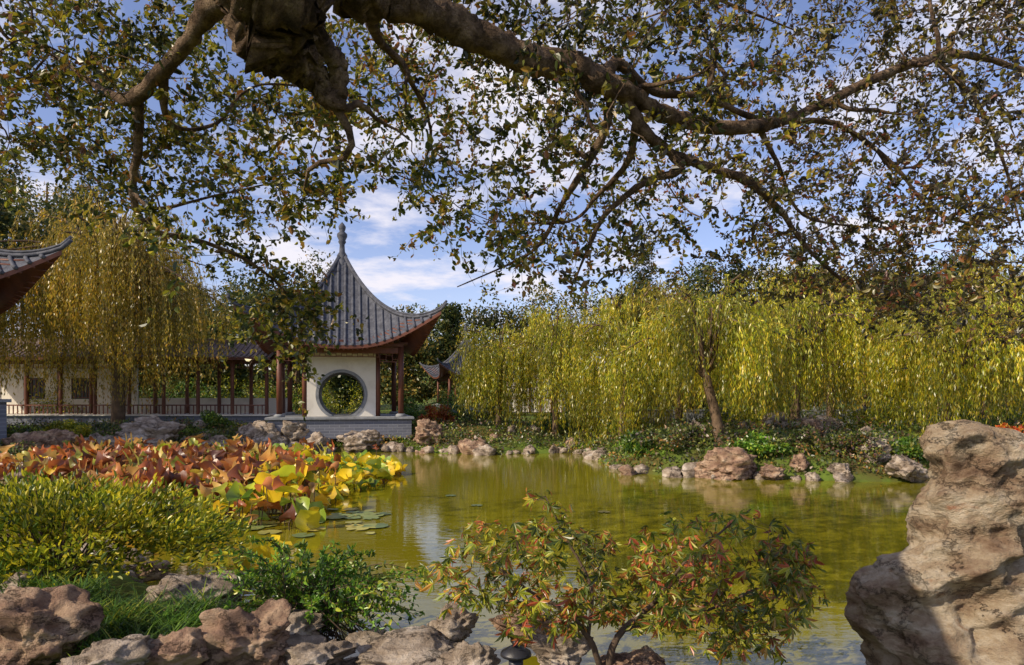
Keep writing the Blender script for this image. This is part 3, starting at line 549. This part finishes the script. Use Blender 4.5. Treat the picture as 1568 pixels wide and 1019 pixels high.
# maple shrub
mt=M(); g2=Grow(mt); root=at(925,1050,4.7)
g2.limb([root-np.array([0,0,.2]),at(935,1000,4.7),at(960,960,4.75),at(1000,925,4.8),at(1040,880,4.8)],[.03,.026,.022,.018,.012],8)
g2.limb([at(925,1040,4.7),at(905,985,4.65),at(870,940,4.6),at(810,905,4.6),at(750,860,4.6)],[.024,.02,.016,.012,.008],8)
g2.limb([at(955,965,4.75),at(1030,950,4.9),at(1110,925,5.0),at(1180,890,5.1)],[.018,.014,.01,.007],8)
g2.limb([at(900,980,4.65),at(905,900,4.8),at(870,830,4.9),at(835,760,4.9)],[.016,.012,.008,.004],8)
g2.limb([at(1000,925,4.8),at(1050,860,4.6),at(1110,810,4.6),at(1150,780,4.6)],[.014,.01,.007,.004],8)
E=[]
while len(E)<380:
    px=rng.uniform(645,1260); py=rng.uniform(735,1010); top_=np.interp(px,[640,680,720,745,780,830,880,950,1040,1100,1140,1200,1260],[860,850,800,760,820,720,810,810,800,790,760,810,870]); bot=np.interp(px,[640,700,800,900,1000,1100,1180,1260],[890,920,985,960,960,1000,1010,900])
    if top_<py<bot and rng.random()<.3+.7*ss(py,790,880): E.append(at(px,py,rng.uniform(4.1,5.6)))
tw=g2.twigs(np.array(E),.007,.0018,True,6,4,.15); ml=M(); PP=[];DD=[];NN=[]
for T_ in tw:
    for _ in range(5):
        q=T_[-1] if rng.random()<.5 else T_[rng.integers(2,len(T_))]; q=q+rng.normal(size=3)*.035; ax=rng.normal(size=3)*[1,1,.3]; ax[2]-=.7; ax=ax/np.linalg.norm(ax); nv=np.cross(ax,rng.normal(size=3)); nv/=np.linalg.norm(nv); sd=np.cross(ax,nv); s_=rng.uniform(.7,1.2)
        for an,ln in((-1.25,.5),(-.62,.82),(0,1),(.62,.82),(1.25,.5)):
            PP.append(q); DD.append(ax*math.cos(an)+sd*math.sin(an)); NN.append((nv,ln*s_))
NV=np.array([a[0] for a in NN]); LL=np.array([a[1] for a in NN])*.09; leaves(ml,np.array(PP),np.array(DD),LL,LL*.24,0,N=NV,fold=.15)
e=empty('japanese_maple'); mt.build('trunk_and_branches',[twigm],e,smooth=True); ml.build('foliage',[maplem],e)
# ------------------------------------------------------------ lotus
def lotus(m,x,y,z,R,curl,mi,tilt=.3,stalk=True):
    ns,nr=16,5; a=np.linspace(0,2*np.pi,ns,endpoint=False); ph=rng.uniform(0,6.28); V=[(0,0,0)]
    for k_ in range(1,nr+1):
        f=k_/nr; rr=R*f*(1+.08*np.sin(a*5+ph)*f); zz_=curl*R*f*f*(np.cos(2*a+ph)*.8+.35)+.06*R*f*np.sin(a*7+ph)*f; sh=1-abs(curl)*.35*f*(np.cos(2*a+ph)>0); V+=list(zip(rr*np.cos(a)*sh,rr*np.sin(a)*sh,zz_+.12*R*f))
    V=np.array(V); ax=rng.uniform(0,6.28); tl=rng.normal()*tilt; c,s=math.cos(tl),math.sin(tl); Rx=np.array([[1,0,0],[0,c,-s],[0,s,c]]); c,s=math.cos(ax),math.sin(ax); Rz=np.array([[c,-s,0],[s,c,0],[0,0,1]]); V=V@Rx.T@Rz.T+[x,y,z]
    j=np.arange(ns); k2=(j+1)%ns; T_=np.stack([np.zeros(ns,int),1+j,1+k2],-1); Q=np.concatenate([np.stack([1+b*ns+j,1+(b+1)*ns+j,1+(b+1)*ns+k2,1+b*ns+k2],-1) for b in range(nr-1)]); m.add(V,Q,T_,mi)
    if stalk: m.tube([(x+rng.normal()*.08,y+rng.normal()*.05,-.1),(x+rng.normal()*.03,y,z*.6),(x,y,z)],.009,4,2,cap=False)
m=M(); cnt=0
while cnt<1250:
    y=rng.uniform(11.2,23); px=rng.uniform(-40,630); x=(px-784)/FP*y
    lim=np.interp(y,[11.2,13,15,17,20,23],[470,500,520,590,620,560]); lo=np.interp(y,[11.2,13,15,18,23],[230,170,90,-40,-40])
    if px>lim or px<lo or sdist(np.array(x),np.array(y))>-.2: continue
    yel=rng.random()<ss(px,300,560)*.85+.14; cnt+=1
    if yel: lotus(m,x,y,rng.uniform(.1,.65)*(1 if px<470 else .45),rng.uniform(.13,.27),rng.uniform(.2,.8),1,.55)
    else: lotus(m,x,y,rng.uniform(.15,.8),rng.uniform(.1,.22),rng.uniform(.6,1.8)*rng.choice([-1,1]),0,1.1)
for px,py,d_,R in[(428,730,12.6,.33),(408,748,12.2,.3),(445,755,12.0,.28),(390,735,13,.28),(310,765,12.3,.3),(465,735,13,.28),(360,770,11.8,.26)]:
    q=at(px,py,d_); lotus(m,q[0],q[1],q[2],R,.3,1,.7)
for px,py,d_,R in[(400,850,8.4,.15),(425,838,8.6,.17),(440,856,8.2,.13),(372,862,8.0,.12),(330,848,8.7,.13)]:
    q=at(px,py,d_); lotus(m,q[0],q[1],q[2],R,.6,1,.8)
m.build('lotus_plants',[lotusr,lotusy,twigm],smooth=True)
m=M()
for _ in range(45):
    y=rng.uniform(10.8,13.5); px=rng.uniform(380,590); x=(px-784)/FP*y; R=rng.uniform(.08,.24); a=np.linspace(.25,6.03,16)+rng.uniform(0,6); V=np.vstack([[(x,y,.012)],np.stack([x+R*np.cos(a),y+R*np.sin(a),.015+.012*rng.random(16)],-1)]); m.add(V,T=[(0,i,i+1) for i in range(1,16)])
for px,py in[(730,775),(925,785),(690,760)]:
    q=at(px,py,2299/(py-610)); V=np.vstack([[(q[0],q[1],.012)],np.stack([q[0]+.12*np.cos(a),q[1]+.12*np.sin(a),np.full(16,.015)],-1)]); m.add(V,T=[(0,i,i+1) for i in range(1,16)])
m.build('water_lily_pads',[padm])
# ------------------------------------------------------------ sky, sun, camera
az=math.radians(-122); el=math.radians(35)
sd=Vector((math.sin(az)*math.cos(el),math.cos(az)*math.cos(el),math.sin(el)))
w=bpy.data.worlds.new('World'); sc.world=w; w.use_nodes=True; N=w.node_tree.nodes; L=w.node_tree.links; bg=N['Background']; bg.inputs[1].default_value=.15
sk=N.new('ShaderNodeTexSky'); sk.sky_type='NISHITA'; sk.sun_disc=False; sk.sun_elevation=el; sk.sun_rotation=az; sk.ozone_density=3; sk.dust_density=.4
tc=N.new('ShaderNodeTexCoord'); se=N.new('ShaderNodeSeparateXYZ'); L.new(tc.outputs['Generated'],se.inputs[0])
za=N.new('ShaderNodeMath'); za.inputs[1].default_value=.12; L.new(se.outputs[2],za.inputs[0]); dv=N.new('ShaderNodeVectorMath'); dv.operation='DIVIDE'; L.new(tc.outputs['Generated'],dv.inputs[0]); cb=N.new('ShaderNodeCombineXYZ')
for i in range(3): L.new(za.outputs[0],cb.inputs[i])
L.new(cb.outputs[0],dv.inputs[1]); no=N.new('ShaderNodeTexNoise'); no.inputs['Scale'].default_value=1.9; no.inputs['Detail'].default_value=7; no.inputs['Roughness'].default_value=.62; L.new(dv.outputs[0],no.inputs['Vector'])
rp=ramp(N,[(.46,(0,0,0)),(.64,(1,1,1))]); L.new(no.outputs['Fac'],rp.inputs[0]); tn=N.new('ShaderNodeMixRGB'); tn.blend_type='MULTIPLY'; tn.inputs[0].default_value=1; tn.inputs[2].default_value=(1.3,1.06,1.14,1); L.new(sk.outputs[0],tn.inputs[1])
mx=N.new('ShaderNodeMixRGB'); L.new(rp.outputs[0],mx.inputs[0]); L.new(tn.outputs[0],mx.inputs[1]); mx.inputs[2].default_value=(6.2,6.0,6.6,1); L.new(mx.outputs[0],bg.inputs[0])
ld=bpy.data.lights.new('sun','SUN'); ld.energy=5; ld.angle=math.radians(.5); ld.color=(1,.86,.66); lo=bpy.data.objects.new('sun',ld); lo.rotation_euler=(-sd).to_track_quat('-Z','Y').to_euler(); lo.location=(0,0,30); sc.collection.objects.link(lo)
cd=bpy.data.cameras.new('camera'); cd.lens=24; cd.sensor_width=36; cd.shift_y=.064; cd.clip_end=3000; cd.clip_start=.05; co=bpy.data.objects.new('camera',cd); co.location=(0,0,H); co.rotation_euler=(math.radians(90),0,0); sc.collection.objects.link(co); sc.camera=co
sc.view_settings.view_transform='Standard'; sc.view_settings.look='None'; sc.view_settings.exposure=0
